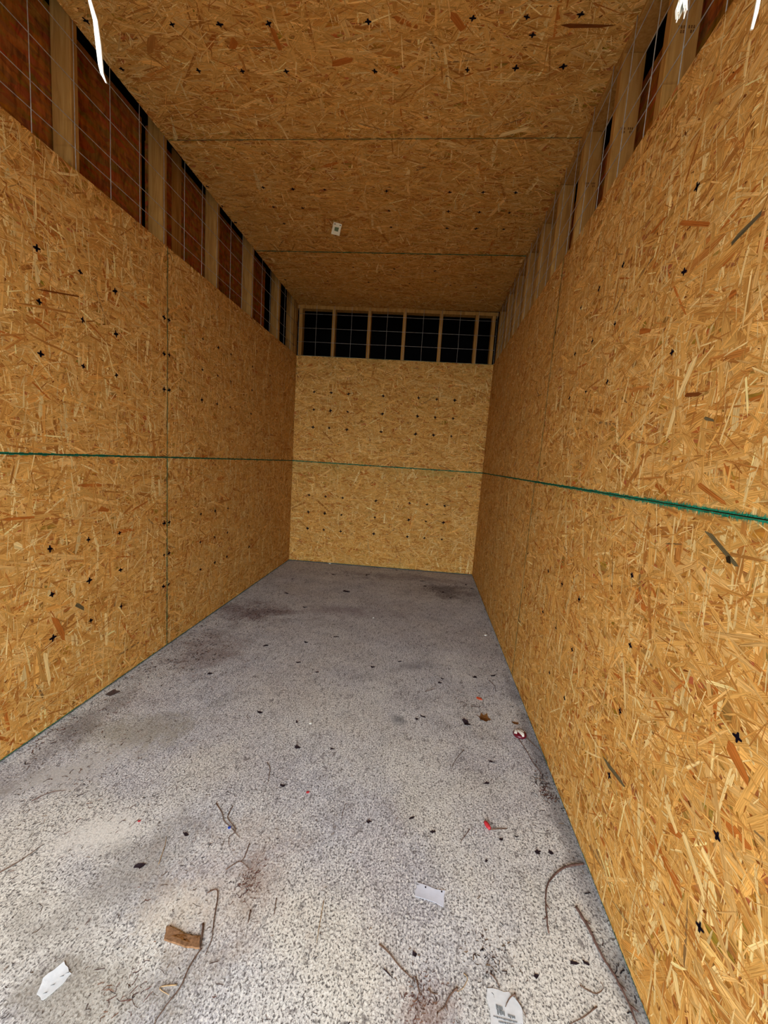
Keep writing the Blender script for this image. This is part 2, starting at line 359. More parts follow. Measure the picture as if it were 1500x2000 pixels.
M_STRAND = make_strand_mat()
M_BOARD = make_board_mat('osb_core', (168, 112, 52))
M_REDBOARD = make_board_mat('dimmed_osb_back', (150, 90, 38), 46, 14)  # darker, redder tone stands in for the faint light behind the studs
M_PINE = make_pine()
M_CONC = make_concrete()
M_WIRE = plain('galvanised_wire', (176, 168, 156), 0.45, 0.5)
M_WIRE.node_tree.nodes['Principled BSDF'].inputs['Metallic'].default_value = 0.2
M_INK = plain('black_ink', (24, 18, 26), 0.7, 0.2)
M_TEAL = plain('teal_edge_paint', (22, 132, 108), 0.7, 0.2, 0.3, 90)
M_TEALD = plain('dark_teal_edge_paint', (14, 84, 66), 0.7, 0.2, 0.3, 90)
M_SIDING = plain('outer_sheathing', (120, 96, 70), 0.8, 0.1)
M_VOID = plain('black_void_shade', (22, 20, 20), 0.9, 0.05)  # near-black colour stands in for the darkness beyond the openings
M_ASPHALT = plain('outdoor_asphalt', (118, 116, 112), 0.9, 0.1, 0.15, 9)
M_STEEL = plain('painted_steel', (206, 206, 204), 0.5, 0.4, 0.05)
M_WHITE = plain('white_plastic', (236, 234, 222), 0.45, 0.4, 0.04)
M_PAPER = plain('white_paper', (214, 217, 219), 0.8, 0.1, 0.06, 90)
M_CARDW = plain('glossy_white_card', (206, 209, 220), 0.4, 0.4, 0.05, 40)
M_TAG = plain('cream_card', (240, 230, 200), 0.8, 0.1, 0.05, 60)
M_PRINT = plain('grey_print_and_shade', (118, 122, 124), 0.8, 0.1, 0.2, 300)  # label print, and the painted fold shade on the paper scrap
M_PRINTG = plain('green_print', (112, 124, 92), 0.8, 0.1, 0.25, 400)
M_TWIG = plain('dry_twig', (104, 82, 70), 0.8, 0.15, 0.35, 120)
M_TWIGR = plain('reddish_stem', (100, 76, 68), 0.8, 0.15, 0.3, 120)
M_STRAW = plain('dry_straw', (168, 140, 104), 0.8, 0.15, 0.3, 120)
M_BARK = plain('brown_bark', (134, 100, 72), 0.85, 0.1, 0.35, 120)
M_GLEAF = plain('grey_brown_leaf', (84, 72, 68), 0.75, 0.2, 0.3, 120)
M_DLEAF = plain('dark_leaf', (48, 38, 42), 0.75, 0.2, 0.3, 200)
M_BLEAF = plain('brown_leaf', (112, 74, 40), 0.75, 0.2, 0.4, 150)
M_RED = plain('red_plastic', (176, 42, 50), 0.45, 0.4, 0.15, 150)
M_DRED = plain('dark_red_paint', (92, 8, 28), 0.35, 0.5, 0.2, 100)
M_ORANGE = plain('orange_plastic', (206, 90, 58), 0.5, 0.3, 0.15, 150)
M_BLUE = plain('blue_plastic', (44, 66, 150), 0.5, 0.3, 0.15, 150)

def make_debris_mat():
    nt = NT('debris_fibres')
    a = nt.n('ShaderNodeAttribute', attribute_name='tint')
    return nt.done(a.outputs['Color'], 0.85, 0.1)
M_DEBRIS = make_debris_mat()

# ---------------------------------------------------------------- strand boards
PAL = {k: np.array(s2l(v)) for k, v in dict(
    gold=(217, 163, 87), tan=(225, 176, 105), amber=(204, 145, 72), brown=(180, 119, 57),
    dark=(122, 68, 30), cream=(245, 210, 142), grey=(144, 110, 68), rust=(184, 108, 46), greyd=(104, 92, 66), black=(40, 24, 20)).items()}

def poly_batch(name, P, Fn, tint, uv, mat, parent):
    """P (n,k,3) polygons of k corners each, one colour per polygon"""
    n, k, _ = P.shape
    me = bpy.data.meshes.new(name)
    me.vertices.add(n * k)
    me.vertices.foreach_set('co', P.reshape(-1).astype(np.float32))
    me.loops.add(n * k)
    me.loops.foreach_set('vertex_index', np.arange(n * k, dtype=np.int32))
    me.polygons.add(n)
    me.polygons.foreach_set('loop_start', np.arange(0, n * k, k, dtype=np.int32))
    me.polygons.foreach_set('loop_total', np.full(n, k, dtype=np.int32))
    at = me.attributes.new('tint', 'FLOAT_COLOR', 'FACE')
    at.data.foreach_set('color', np.concatenate([tint, np.ones((n, 1))], 1).reshape(-1).astype(np.float32))
    if uv is not None:
        ul = me.uv_layers.new(name='grain')
        ul.data.foreach_set('uv', uv.reshape(-1).astype(np.float32))
    me.polygons.foreach_set('use_smooth', np.zeros(n, dtype=bool))
    me.update(calc_edges=True)
    me.validate()
    me.materials.append(mat)
    return link(bpy.data.objects.new(name, me), parent)

def strands(parent, u0, u1, v0, v1, upright=0.22, density=1.0, green=(), feats=()):
    w, h = u1 - u0, v1 - v0
    A = w * h * density
    packs = []
    for kind, per in (('big', 1100), ('mid', 1500), ('thin', 2000)):
        n = int(A * per)
        cu, cv = rng.uniform(u0, u1, n), rng.uniform(v0, v1, n)
        ang = rng.normal(0, 0.42, n)
        wild = rng.random(n) < 0.30
        ang[wild] = rng.uniform(-math.pi / 2, math.pi / 2, wild.sum())
        upm = rng.random(n) < upright
        ang[upm] = math.pi / 2 + rng.normal(0, 0.22, upm.sum())
        c = np.empty((n, 3))
        r = rng.random(n)
        if kind == 'big':
            L = rng.uniform(.07, .24, n); Wd = rng.uniform(.007, .028, n)
            hz = rng.uniform(.0001, .0007, n)
            names = np.select([r < .52, r < .74, r < .93, r < .985], [0, 1, 2, 3], 4)
            pal = [PAL['gold'], PAL['amber'], PAL['tan'], PAL['brown'], PAL['rust']]
        elif kind == 'mid':
            L = rng.uniform(.03, .16, n); Wd = rng.uniform(.0022, .009, n)
            hz = rng.uniform(.0002, .0009, n)
            names = np.select([r < .42, r < .64, r < .82, r < .92, r < .975, r < .994], [0, 1, 2, 3, 4, 5], 6)
            pal = [PAL['gold'], PAL['amber'], PAL['tan'], PAL['brown'], PAL['cream'], PAL['rust'], PAL['grey']]
        else:
            L = rng.uniform(.008, .075, n); Wd = rng.uniform(.0012, .0042, n)
            hz = rng.uniform(.0005, .0011, n)
            names = np.select([r < .25, r < .48, r < .66, r < .86], [0, 1, 2, 3], 4)
            pal = [PAL['gold'], PAL['amber'], PAL['tan'], PAL['brown'], PAL['cream']]
            knot = rng.random(n) < 0.05
        c = np.array(pal)[names]
        # upright slivers paled: brighter reflection off cross-lying grain painted into the colour
        up_l = upm & (rng.random(n) < (0.55 if kind != 'big' else 0.18))
        c[up_l] = PAL['cream'] * 0.93
        if kind == 'thin':
            c[knot] = PAL['dark']
            L[knot] = rng.uniform(.004, .018, knot.sum())
            Wd[knot] = rng.uniform(.002, .006, knot.sum())
        if kind == 'big':
            dk = rng.random(n) < 0.006
            c[dk] = PAL['grey']
            Wd[dk] *= 0.5
            L[dk] *= 0.8
        c = c * rng.lognormal(0, 0.10, (n, 1))
        packs.append((cu, cv, ang, L, Wd, hz, c))
    cu, cv, ang, L, Wd, hz, c = [np.concatenate(x) for x in zip(*packs)]
    for (a0, b0, a1, b1, fwid, cname) in feats:
        if not (u0 < (a0 + a1) / 2 < u1 and v0 < (b0 + b1) / 2 < v1):
            continue
        new = ((a0 + a1) / 2, (b0 + b1) / 2, math.atan2(b1 - b0, a1 - a0), math.hypot(a1 - a0, b1 - b0), fwid, .00122)
        cu, cv, ang, L, Wd, hz = [np.append(x, y) for x, y in zip((cu, cv, ang, L, Wd, hz), new)]
        c = np.vstack([c, PAL[cname] * random.uniform(.92, 1.05)])
    n = len(cu)
    ta, tb = rng.uniform(-.4, .4, n), rng.uniform(-.4, .4, n)
    s = rng.uniform(.0, .30, (n, 4)) * L[:, None]
    hl, hw = L / 2, Wd / 2
    nar = rng.uniform(.55, 1.0, n)
    px = np.stack([-hl, -hl + s[:, 0], hl - s[:, 1], hl, hl - s[:, 2], -hl + s[:, 3]], 1)
    py = np.stack([ta * Wd, -hw, -hw * nar, tb * Wd, hw * nar, hw], 1)
    tilt = rng.uniform(-.02, .02, n)
    pz = hz[:, None] + py * tilt[:, None]
    ca, sa = np.cos(ang)[:, None], np.sin(ang)[:, None]
    U = np.clip(cu[:, None] + px * ca - py * sa, u0, u1)
    V = np.clip(cv[:, None] + px * sa + py * ca, v0, v1)
    P = np.stack([U, V, np.clip(pz, .00008, .0014)], -1)
    off = rng.uniform(0, 40, (n, 1, 2))
    uv = np.stack([px, py], -1) + off
    for (edge, amt, reach) in green:
        d = {'v0': cv - v0, 'v1': v1 - cv, 'u0': cu - u0, 'u1': u1 - cu}[edge]
        wob = 0.5 + 0.5 * np.sin(cu * 3.1 + cv * 2.0) * np.sin(cu * 7.7 + 1.0)
        f = (amt * np.exp(-d / reach) * wob * rng.uniform(.3, 1.0, n))[:, None]
        c = c * (1 - f) + f * np.array(s2l((150, 150, 84)))
    return poly_batch('wood_strands', P, 6, np.clip(c, 0, .95), uv, M_STRAND, parent)

def painted_edges(parent, u0, u1, v0, v1, spec):
    """teal sealer along the named edges: a narrow rim and short sprayed ticks. spec: edge -> (width, tick length, ticks per metre)"""
    polys, cols = [], []
    t1, t2 = np.array(s2l((40, 142, 112))), np.array(s2l((36, 112, 84)))
    for e, (wd, tl, per, fade) in spec.items():
        along = (u0, u1) if e[0] == 'v' else (v0, v1)
        ln = along[1] - along[0]
        nseg = max(2, int(ln / .02))
        for i in range(nseg):
            a, b = along[0] + ln * i / nseg, along[0] + ln * (i + 1) / nseg
            ww = wd * random.uniform(.45, 1.1)
            quad = [(a, 0), (b, 0), (b, ww * random.uniform(.7, 1.1)), ((a + b) / 2, ww), (a, ww * random.uniform(.7, 1.1)), (a, ww * .5)]
            polys.append((e, quad)); cols.append(t2 * random.uniform(.7, 1.2))
        for i in range(int(ln * per)):
            a = random.uniform(*along)
            q = 1.0 if fade is None else max(0.0, min(1.0, (a - fade[0]) / (fade[1] - fade[0])))
            if random.random() > .12 + .88 * q:
                continue
            l = tl * (0.25 + .75 * q) * random.uniform(.2, 1.0) ** 1.5
            hw = random.uniform(.0003, .0009)
            sk = random.uniform(-.5, .5) * l
            quad = [(a - hw, 0), (a + hw, 0), (a + hw + sk * .5, l * .5), (a + sk, l), (a - hw * .3 + sk * .5, l * .6), (a - hw, l * .2)]
            polys.append((e, quad)); cols.append(t1 * random.uniform(.7, 1.3))
    P = np.zeros((len(polys), 6, 3))
    for i, (e, quad) in enumerate(polys):
        for k, (a, d) in enumerate(quad):
            d = max(d, 0)
            if e[0] == 'v':
                x, y = min(max(a, u0), u1), (v0 + d if e == 'v0' else v1 - d)
            else:
                y, x = min(max(a, v0), v1), (u0 + d if e == 'u0' else u1 - d)
            P[i, k] = (x, y, .00135 + .0002 * (i % 7) / 7)
        # keep the winding towards the room
        q = P[i]
        ar = sum(q[k][0] * q[(k + 1) % 6][1] - q[(k + 1) % 6][0] * q[k][1] for k in range(6))
        if ar < 0:
            P[i] = q[::-1].copy()
    o = poly_batch('painted_edge', P, 6, np.array(cols), None, M_DEBRIS, parent)
    o['label'] = 'teal sprayed edge'
    return o

def osb_sheet(parent, u0, u1, v0, v1, density=1.0, upright=.22, edges=None, green=(), feats=()):
    g = .0012
    u0, u1, v0, v1 = u0 + g, u1 - g, v0 + g, v1 - g
    o = bm_obj('osb_sheet', box_bm(u0, u1, v0, v1, -.011, 0), M_BOARD, parent)
    s = strands(o, u0, u1, v0, v1, upright, density, green, feats)
    s['kind'] = 'stuff'
    if edges:
        e = painted_edges(o, u0, u1, v0, v1, edges)
        e['kind'] = 'stuff'
    o['rect'] = (u0, u1, v0, v1)
    return o

def cross_mesh(seed):
    r = random.Random(seed)
    bm = bmesh.new()
    t = .0040
    for k in range(2):
        a = k * math.pi / 2 + r.uniform(-.18, .18)
        l = r.uniform(.010, .0145)
        d = Vector((math.cos(a), math.sin(a), 0)); q = Vector((-d.y, d.x, 0))
        off = q * r.uniform(-.001, .001)
        pts = []
        for s, wd in ((-1, .6), (-.35, 1.1), (.4, .9), (1, .55)):
            pts.append((s * l, wd * t * r.uniform(.8, 1.2)))
        lo = [d * x - q * y + off for x, y in pts]
        hi = [d * x + q * y + off for x, y in reversed(pts)]
        vs_ = [bm.verts.new(p) for p in lo + hi]
        bm.faces.new(vs_)
    me = bpy.data.meshes.new('ink_mark')
    bm.to_mesh(me); bm.free()
    me.materials.append(M_INK)
    return me
CROSSES = [cross_mesh(i) for i in range(8)]

def marks(sheets, pts, scale=1.0):
    for i, (u, v) in enumerate(pts):
        for s in sheets:
            r = s['rect']
            if r[0] <= u <= r[1] and r[2] <= v <= r[3]:
                m = bpy.data.objects.new('ink_mark', CROSSES[i % 8])
                link(m, s)
                m.location = (u, v, .0017 + .00002 * (i % 4))
                m.rotation_euler = (0, 0, random.uniform(-.2, .2) + (math.pi if i % 3 else 0))
                k = scale * random.uniform(.75, 1.05)
                m.scale = (k, k, 1)
                break

def frame(name, O, U, V):
    e = bpy.data.objects.new(name, None)
    link(e)
    U = Vector(U).normalized(); V = Vector(V).normalized(); N = U.cross(V).normalized(); V = N.cross(U)
    m = Matrix((U, V, N)).transposed().to_4x4()
    m.translation = Vector(O)
    e.matrix_world = m
    e['kind'] = 'structure'
    return e

def board(name, parent, a, b, c, d, e, f, mat=None, bev=.002):
    return bm_obj(name, box_bm(a, b, c, d, e, f, bev), mat or M_PINE, parent)

def wire(parent, p, q, r=.0016):
    p, q = Vector(p), Vector(q)
    n = 9
    pts = []
    for i in range(n):
        t = i / (n - 1)
        pts.append(p.lerp(q, t) + Vector((random.uniform(-1, 1), random.uniform(-1, 1), 0)) * .0012)
    V, Fc = tube_mesh(pts, r, 6)
    return mesh_obj('wire', V, Fc, M_WIRE, parent, True)

# ---------------------------------------------------------------- floor and outside
def floor():
    bm = bmesh.new()
    nx, ny = 40, 80
    x0, x1, y0, y1 = -.10, 2.40, Y0 - .02, 5.10
    grid = [[bm.verts.new((x0 + (x1 - x0) * i / nx, y0 + (y1 - y0) * j / ny, 0)) for i in range(nx + 1)] for j in range(ny + 1)]
    for j in range(ny):
        for i in range(nx):
            bm.faces.new((grid[j][i], grid[j][i + 1], grid[j + 1][i + 1], grid[j + 1][i]))
    ex = bmesh.ops.extrude_face_region(bm, geom=list(bm.faces))
    bmesh.ops.translate(bm, verts=[v for v in ex['geom'] if isinstance(v, bmesh.types.BMVert)], vec=(0, 0, -.12))
    bmesh.ops.recalc_face_normals(bm, faces=bm.faces)
    o = bm_obj('floor', bm, M_CONC)
    o['kind'] = 'structure'
floor()
o = bm_obj('ground_outside', box_bm(-14, 16, -22, Y0 - .02, -.20, -.02), M_ASPHALT)
o['kind'] = 'structure'
# added shell where neighbouring units and roof void lie: blocks sky light, coloured black
for nm, b in (('light_block_left', (-1.30, -1.22, Y0, 6.3, -.2, 3.9)), ('light_block_right', (3.50, 3.58, Y0, 6.3, -.2, 3.9)),
              ('light_block_back', (-1.22, 3.50, 6.2, 6.3, -.2, 3.9)), ('light_block_bottom', (-1.30, 3.58, Y0 - .02, 6.3, -.20, -.121)), ('light_block_top', (-1.30, 3.58, Y0, 6.3, 3.9, 3.98))):
    o = bm_obj(nm, box_bm(*b), M_VOID)
    o['kind'] = 'structure'
# front wall around the doorway
wf = bpy.data.objects.new('wall_front', None)
link(wf)
wf['kind'] = 'structure'
board('wall_panel', wf, -1.22, DOOR_X0, Y0, Y1, -.12, 3.9, M_SIDING, 0)
board('wall_panel', wf, DOOR_X1, 3.50, Y0, Y1, -.12, 3.9, M_SIDING, 0)
board('wall_panel', wf, DOOR_X0, DOOR_X1, Y0, Y1, DOOR_Z, 3.9, M_SIDING, 0)
board('door_header', wf, 0.0, W, Y1 + .001, Y1 + .04, DOOR_Z - .01, DOOR_Z + .13, M_PINE, .002)

# ---------------------------------------------------------------- left wall
wl = frame('wall_left', (0, 0, 0), (0, 1, 0), (0, 0, 1))
YL = 2.449
TOPE = (.0040, .007, 90, None)
THIN = (.0030, .006, 80, None)
FL = FEATURES['LEFT']
ls = [osb_sheet(wl, .011, YL, .008, HS, edges={'v1': (.0050, .016, 260, (1.9, 1.0)), 'u1': TOPE, 'v0': TOPE}, feats=FL),
      osb_sheet(wl, YL, 4.895, .008, HS, edges={'v1': (.0045, .008, 140, None), 'u0': TOPE, 'v0': TOPE}, feats=FL),
      osb_sheet(wl, .011, YL, HS, ZT, edges={'v0': (.0045, .013, 220, (1.9, 1.0)), 'u1': THIN}, feats=FL),
      osb_sheet(wl, YL, 4.895, HS, ZT, edges={'v0': (.0040, .007, 120, None), 'u0': THIN}, feats=FL)]
for v0_, v1_ in ((.008, HS), (HS, ZT)):
    osb_sheet(wl, Y1, .011, v0_, v1_, density=.2)
marks(ls, [(y, z) for y, z in LEFT_MARKS], 1.25)
for y in (-1.16, -.62, -.01, .60, 1.21, 1.823, 2.442, 3.058, 3.666, 4.333, 4.80):
    board('stud', wl, y - .019, y + .019, 2.30, 3.16, -.1005, -.0115)
board('stud', wl, 4.845, 4.883, 2.30, 3.16, -.1005, -.0115)
board('stud', wl, 4.884, 4.935, 2.30, 3.16, -.1005, -.0115)
edges_y = [-1.16, -.62, -.01, .60, 1.21, 1.823, 2.442, 3.058, 3.666, 4.333]
for a, b in zip(edges_y[:-1], edges_y[1:]):
    gap = .062 if 2.4 < b < 2.5 else .012
    gap = .16 if b > 4.2 else gap
    bm_o = board('backing_panel', wl, a - .01, b - gap, 2.1, 2.982, -.125, -.108, M_REDBOARD, 0)
    board('backing_plate', wl, a - .01, b - gap, 2.982, 3.060, -.122, -.106, M_REDBOARD, .001)
board('blocking', wl, 2.655, 2.752, 2.1, 3.10, -.1075, -.1015, M_PINE, .001)  # thin pine board standing for the neighbouring unit's stud

def mesh_panel(name, parent_frame, u0, u1, us, zs, label, v0=2.37, v1=3.02, n=-.0085):
    e = bpy.data.objects.new(name, None)
    link(e)
    e.matrix_world = parent_frame.matrix_world.copy()
    for z in zs:
        wire(e, (u0, z, n), (u1, z, n))
    for u in us:
        wire(e, (u, v0, n + .0034), (u, v1, n + .0034))
    tag(e, label, 'wire mesh', 'wire mesh panels above the walls')
    return e
mesh_panel('wire_mesh', wl, -1.1, 4.89, [1.61 - .2035 * 13 + .2035 * k for k in range(29)], (2.432, 2.522, 2.620, 2.780, 2.930),
           'welded wire mesh over the wide-spaced studs above the left wall')

# ---------------------------------------------------------------- back wall
wb = frame('wall_back', (0, 4.90, 0), (2.235, .05, 0), (0, 0, 1))
bs = [osb_sheet(wb, -.004, 2.245, .008, HS, edges={'v1': (.0065, .014, 260, None), 'v0': (.003, .01, 120, None)}, green=(('v1', .75, .10), ('v0', .5, .05)), density=.9, upright=.08),
      osb_sheet(wb, -.004, 2.256, HS, ZT, edges={'v0': (.0055, .010, 180, None), 'v1': (.0025, .008, 120, None)}, green=(('v1', .5, .06),), density=.9, upright=.08)]
marks(bs, BACK_MARKS, 1.6)
for x in (.030, .413, .822, 1.222, 1.633, 2.032, 2.215):
    board('stud', wb, x - .019, x + .019, 2.30, 2.956, -.1005, -.0115)
board('top_plate', wb, -.02, 2.26, 2.956, 2.994, -.1005, -.0115)
mesh_panel('wire_mesh', wb, .0, 2.25, [.01 + .2035 * k for k in range(12)], (2.435, 2.589, 2.742, 2.898),
           'welded wire mesh over the black opening above the end wall')

# ---------------------------------------------------------------- right wall
wr = frame('wall_right', (2.227, 4.95, 0), (-.0216, -4.9, 0), (.0237, 0, 2.4))
def ur(y):
    return 4.95 - y
YRU, YRL = 2.488, 2.540
FR = [(ur(a), b, ur(c), d, w_, k_) for a, b, c, d, w_, k_ in FEATURES['RIGHT']]
rs = [osb_sheet(wr, -.012, ur(YRL), .008, HS, edges={'v1': (.0050, .010, 180, None), 'u1': TOPE, 'v0': TOPE}, feats=FR),
      osb_sheet(wr, ur(YRL), ur(.05), .008, HS, edges={'v1': (.0060, .017, 900, (2.6, 3.8)), 'u0': THIN, 'v0': (.003, .006, 100, None)}, green=(('v1', .5, .05),), feats=FR),
      osb_sheet(wr, -.012, ur(YRU), HS, ZT, edges={'v0': (.0040, .007, 120, None), 'u1': THIN}, feats=FR),
      osb_sheet(wr, ur(YRU), ur(.05), HS, ZT, edges={'v0': (.0050, .014, 800, (2.6, 3.8)), 'u0': TOPE}, green=(('v0', .4, .04),), feats=FR)]
for v0_, v1_ in ((.008, HS), (HS, ZT)):
    osb_sheet(wr, ur(.05), ur(Y1), v0_, v1_, density=.2)
marks(rs, [(ur(y), z) for y, z in RIGHT_MARKS])
ry = [-1.15, -.84, -.43, -.03, .38, .78, 1.19] + [1.598 + .4064 * k for k in range(8)]
for y in ry:
    board('stud', wr, ur(y) - .019, ur(y) + .019, 2.30, 2.985, -.1005, -.0115)
board('stud', wr, .012, .050, 2.30, 2.985, -.1005, -.0115)
board('stud', wr, -.030, .0115, 2.30, 2.985, -.1005, -.0115)
board('top_plate', wr, -.02, ur(Y1), 2.987, 3.025, -.1005, -.0115)
for a, b in zip(ry[:-1], ry[1:]):
    board('backing_panel', wr, ur(b) + .012, ur(a) + .01, 2.40, 2.93, -.140, -.125, M_REDBOARD, 0)
mesh_panel('wire_mesh', wr, .01, 6.0, [ur(1.66 - .2035 * 13 + .2035 * k) for k in range(29)], (2.440, 2.540, 2.640, 2.780, 2.930),
           'welded wire mesh over the close-set studs above the right wall')

# ---------------------------------------------------------------- ceiling
cl = frame('ceiling', (0, 4.94, 2.993), (1, 0, 0), (0, -1, .0037))
def uc(y):
    return 4.94 - y
YA, YB = 2.458, 3.687
CE = (.0014, .004, 60, None)
FC = [(a, uc(b), c, uc(d), w_, k_) for a, b, c, d, w_, k_ in FEATURES['CEIL']]
cs = [osb_sheet(cl, -.006, 2.262, 0.0, uc(YB), density=.85, upright=.06, edges={'v1': (.0095, .008, 90, None)}, feats=FC),
      osb_sheet(cl, -.006, 2.262, uc(YB), uc(YA), density=.9, upright=.06, edges={'v0': (.0050, .006, 80, None), 'v1': CE}, feats=FC),
      osb_sheet(cl, -.006, 2.258, uc(YA), uc(1.239), upright=.06, edges={'v0': (.0024, .005, 80, None)}, feats=FC),
      osb_sheet(cl, -.006, 2.254, uc(1.239), uc(.02), density=.7, upright=.06, feats=FC)]
osb_sheet(cl, -.006, 2.25, uc(.02), uc(Y1), density=.2, upright=.06)
marks(cs, [(x, uc(y)) for x, y in CEIL_MARKS], 1.2)

# ---------------------------------------------------------------- things on the floor
def flat_poly(name, pts, mat, z0=.0006, th=.0006, parent=None, curl=0.0, jag=0):
    """thin sheet cut to an outline, with real thickness and a little curl"""
    pts = [Vector((p[0], p[1], 0)) for p in pts]
    if jag:
        out = []
        for i, p in enumerate(pts):
            q = pts[(i + 1) % len(pts)]
            out.append(p)
            for k in range(1, jag):
                t = k / jag
                e = (q - p)
                nn = Vector((-e.y, e.x, 0)) * random.uniform(-.05, .05)
                out.append(p + e * t + nn)
        pts = out
    c = sum(pts, Vector()) / len(pts)
    R = max((p - c).length for p in pts)
    if sum(pts[i].x * pts[(i + 1) % len(pts)].y - pts[(i + 1) % len(pts)].x * pts[i].y for i in range(len(pts))) < 0:
        pts.reverse()
    n = len(pts)
    V = []
    rings = (1.0, .66, .33)
    def hz(v):
        d = v - c
        return z0 + curl * (d.length / R) ** 2 * (0.5 + 0.5 * math.sin(math.atan2(d.y, d.x) * 2 + n))
    for k in rings:
        for p in pts:
            q = c + (p - c) * k
            V.append(Vector((q.x, q.y, hz(q) + th)))
    V.append(Vector((c.x, c.y, z0 + th)))
    ctr = len(V) - 1
    for p in pts:
        V.append(Vector((p.x, p.y, hz(p))))
    base = ctr + 1
    V.append(Vector((c.x, c.y, z0)))
    Fc = []
    for r in range(2):
        for i in range(n):
            j = (i + 1) % n
            Fc.append((r * n + i, r * n + j, (r + 1) * n + j, (r + 1) * n + i))
    for i in range(n):
        j = (i + 1) % n
        Fc.append((2 * n + i, 2 * n + j, ctr))
        Fc.append((i, base + i, base + j, j))
        Fc.append((base + j, base + i, base + n))
    return mesh_obj(name, V, Fc, mat, parent)

def empty(name):
    return link(bpy.data.objects.new(name, None))

def lerp2(q, s, t):
    """point inside a quad a,b,c,d; s along a->b, t along a->d"""
    a, b, c, d = [Vector(p) for p in q]
    return (a.lerp(b, s)).lerp(d.lerp(c, s), t)

# small white card
e = empty('white_card')
q = CARD
flat_poly('card', q, M_CARDW, .0010, .0008, e, curl=.003, jag=3)
for s, t in ((.32, .20), (.88, .16)):
    p = lerp2(q, s, t)
    flat_poly('punched_hole', [(p.x + .0024 * math.cos(k), p.y + .0028 * math.sin(k)) for k in np.linspace(0, 2 * math.pi, 9)[:-1]], M_INK, .0040, .0004, e)
p = lerp2(q, .03, .16)
flat_poly('edge_nick', [(p.x - .003, p.y), (p.x + .006, p.y - .002), (p.x - .003, p.y - .004)], M_PRINT, .0045, .0004, e)
tag(e, 'small white card with two dark dots lying on the concrete', 'card')

# torn printed label at the bottom of the view
e = empty('paper_label')
flat_poly('paper', PAPER, M_PAPER, .0010, .0006, e, curl=.002, jag=4)
quad = [PAPER[0], PAPER[2], PAPER[3], PAPER[4]]
for (s0, s1, t, hgt, seed) in ((.22, .42, .34, .010, 1), (.24, .46, .46, .010, 2), (.55, .76, .50, .006, 3), (.12, .80, .66, .0035, 4), (.26, .82, .76, .0035, 5)):
    r_ = random.Random(seed)
    s = s0
    while s < s1:
        ww = r_.uniform(.025, .06)
        a, b = lerp2(quad, s, t), lerp2(quad, min(s + ww * .75, s1), t)
        h2 = hgt * r_.uniform(.6, 1.0)
        flat_poly('print_stroke', [(a.x, a.y), (b.x, b.y), (b.x, b.y - h2), (a.x, a.y - h2)], M_PRINT, .0026, .0003, e)
        s += ww
tag(e, 'torn white paper label with faint grey print and twigs across it', 'paper')

e = empty('paper_scrap')
flat_poly('paper', SCRAP, M_PAPER, .0010, .0006, e, curl=.004, jag=4)
c = np.mean(np.array(SCRAP), 0)
for dx, dy in ((.005, .012), (-.002, -.006), (.012, .02), (-.006, -.022)):
    flat_poly('crease_shade', [(c[0] + dx, c[1] + dy), (c[0] + dx + .008, c[1] + dy + .003), (c[0] + dx + .007, c[1] + dy + .0055)], M_PRINT, .0040, .0003, e)  # grey slivers paint the shade of the folds
tag(e, 'crumpled white paper scrap at the near left of the floor', 'paper')

# bark chip
e = empty('bark_chip')
flat_poly('bark', CHIP, M_BARK, .0008, .006, e, curl=.003, jag=4)
c = np.mean(np.array(CHIP), 0)
for i in range(7):
    x, y = c[0] + random.uniform(-.04, .04), c[1] + random.uniform(-.008, .006)
    flat_poly('bark_ridge', [(x, y), (x + random.uniform(.012, .03), y + random.uniform(-.004, .002)), (x + .012, y + .004)], M_BLEAF, .0068, .0008, e)
tag(e, 'flat brown bark chip lying at the near left of the floor', 'bark chip')

# twigs
def twig(key, r, mat, label, knots=0, fork=None, z=0.0):
    pts = TWIGS[key]
    P = [Vector((x, y, 0)) for x, y in pts]
    fine = []
    for i in range(len(P) - 1):
        a = P[max(i - 1, 0)]; b = P[i]; c_ = P[i + 1]; d = P[min(i + 2, len(P) - 1)]
        for k in range(5):
            t = k / 5
            fine.append(0.5 * ((2 * b) + (c_ - a) * t + (2 * a - 5 * b + 4 * c_ - d) * t * t + (3 * b - a - 3 * c_ + d) * t ** 3))
    fine.append(P[-1])
    n = len(fine)
    rad = []
    for i, p in enumerate(fine):
        t = i / (n - 1)
        rr = r * (1.0 - .55 * t) * random.uniform(.85, 1.15)
        rad.append(rr)
        p.z = r * 1.0 + z + abs(math.sin(t * 5 + len(key))) * r * .8
        p.x += random.uniform(-.3, .3) * r
    V, Fc = tube_mesh(fine, rad, 6)
    o = empty('twig')
    mesh_obj('stem', V, Fc, mat, o, True)
    for k in range(knots):
        i = random.randrange(1, n - 1)
        p = fine[i]
        d = (fine[i] - fine[i - 1]).normalized()
        s = Vector((-d.y, d.x, 0)) * random.choice((-1, 1))
        V, Fc = tube_mesh([p, p + s * r * 3 + d * r * 3], [r * .7, r * .3], 5)
        mesh_obj('bud', V, Fc, mat, o, True)
    tag(o, label, 'twig', 'twigs and stems on the floor')
    return o

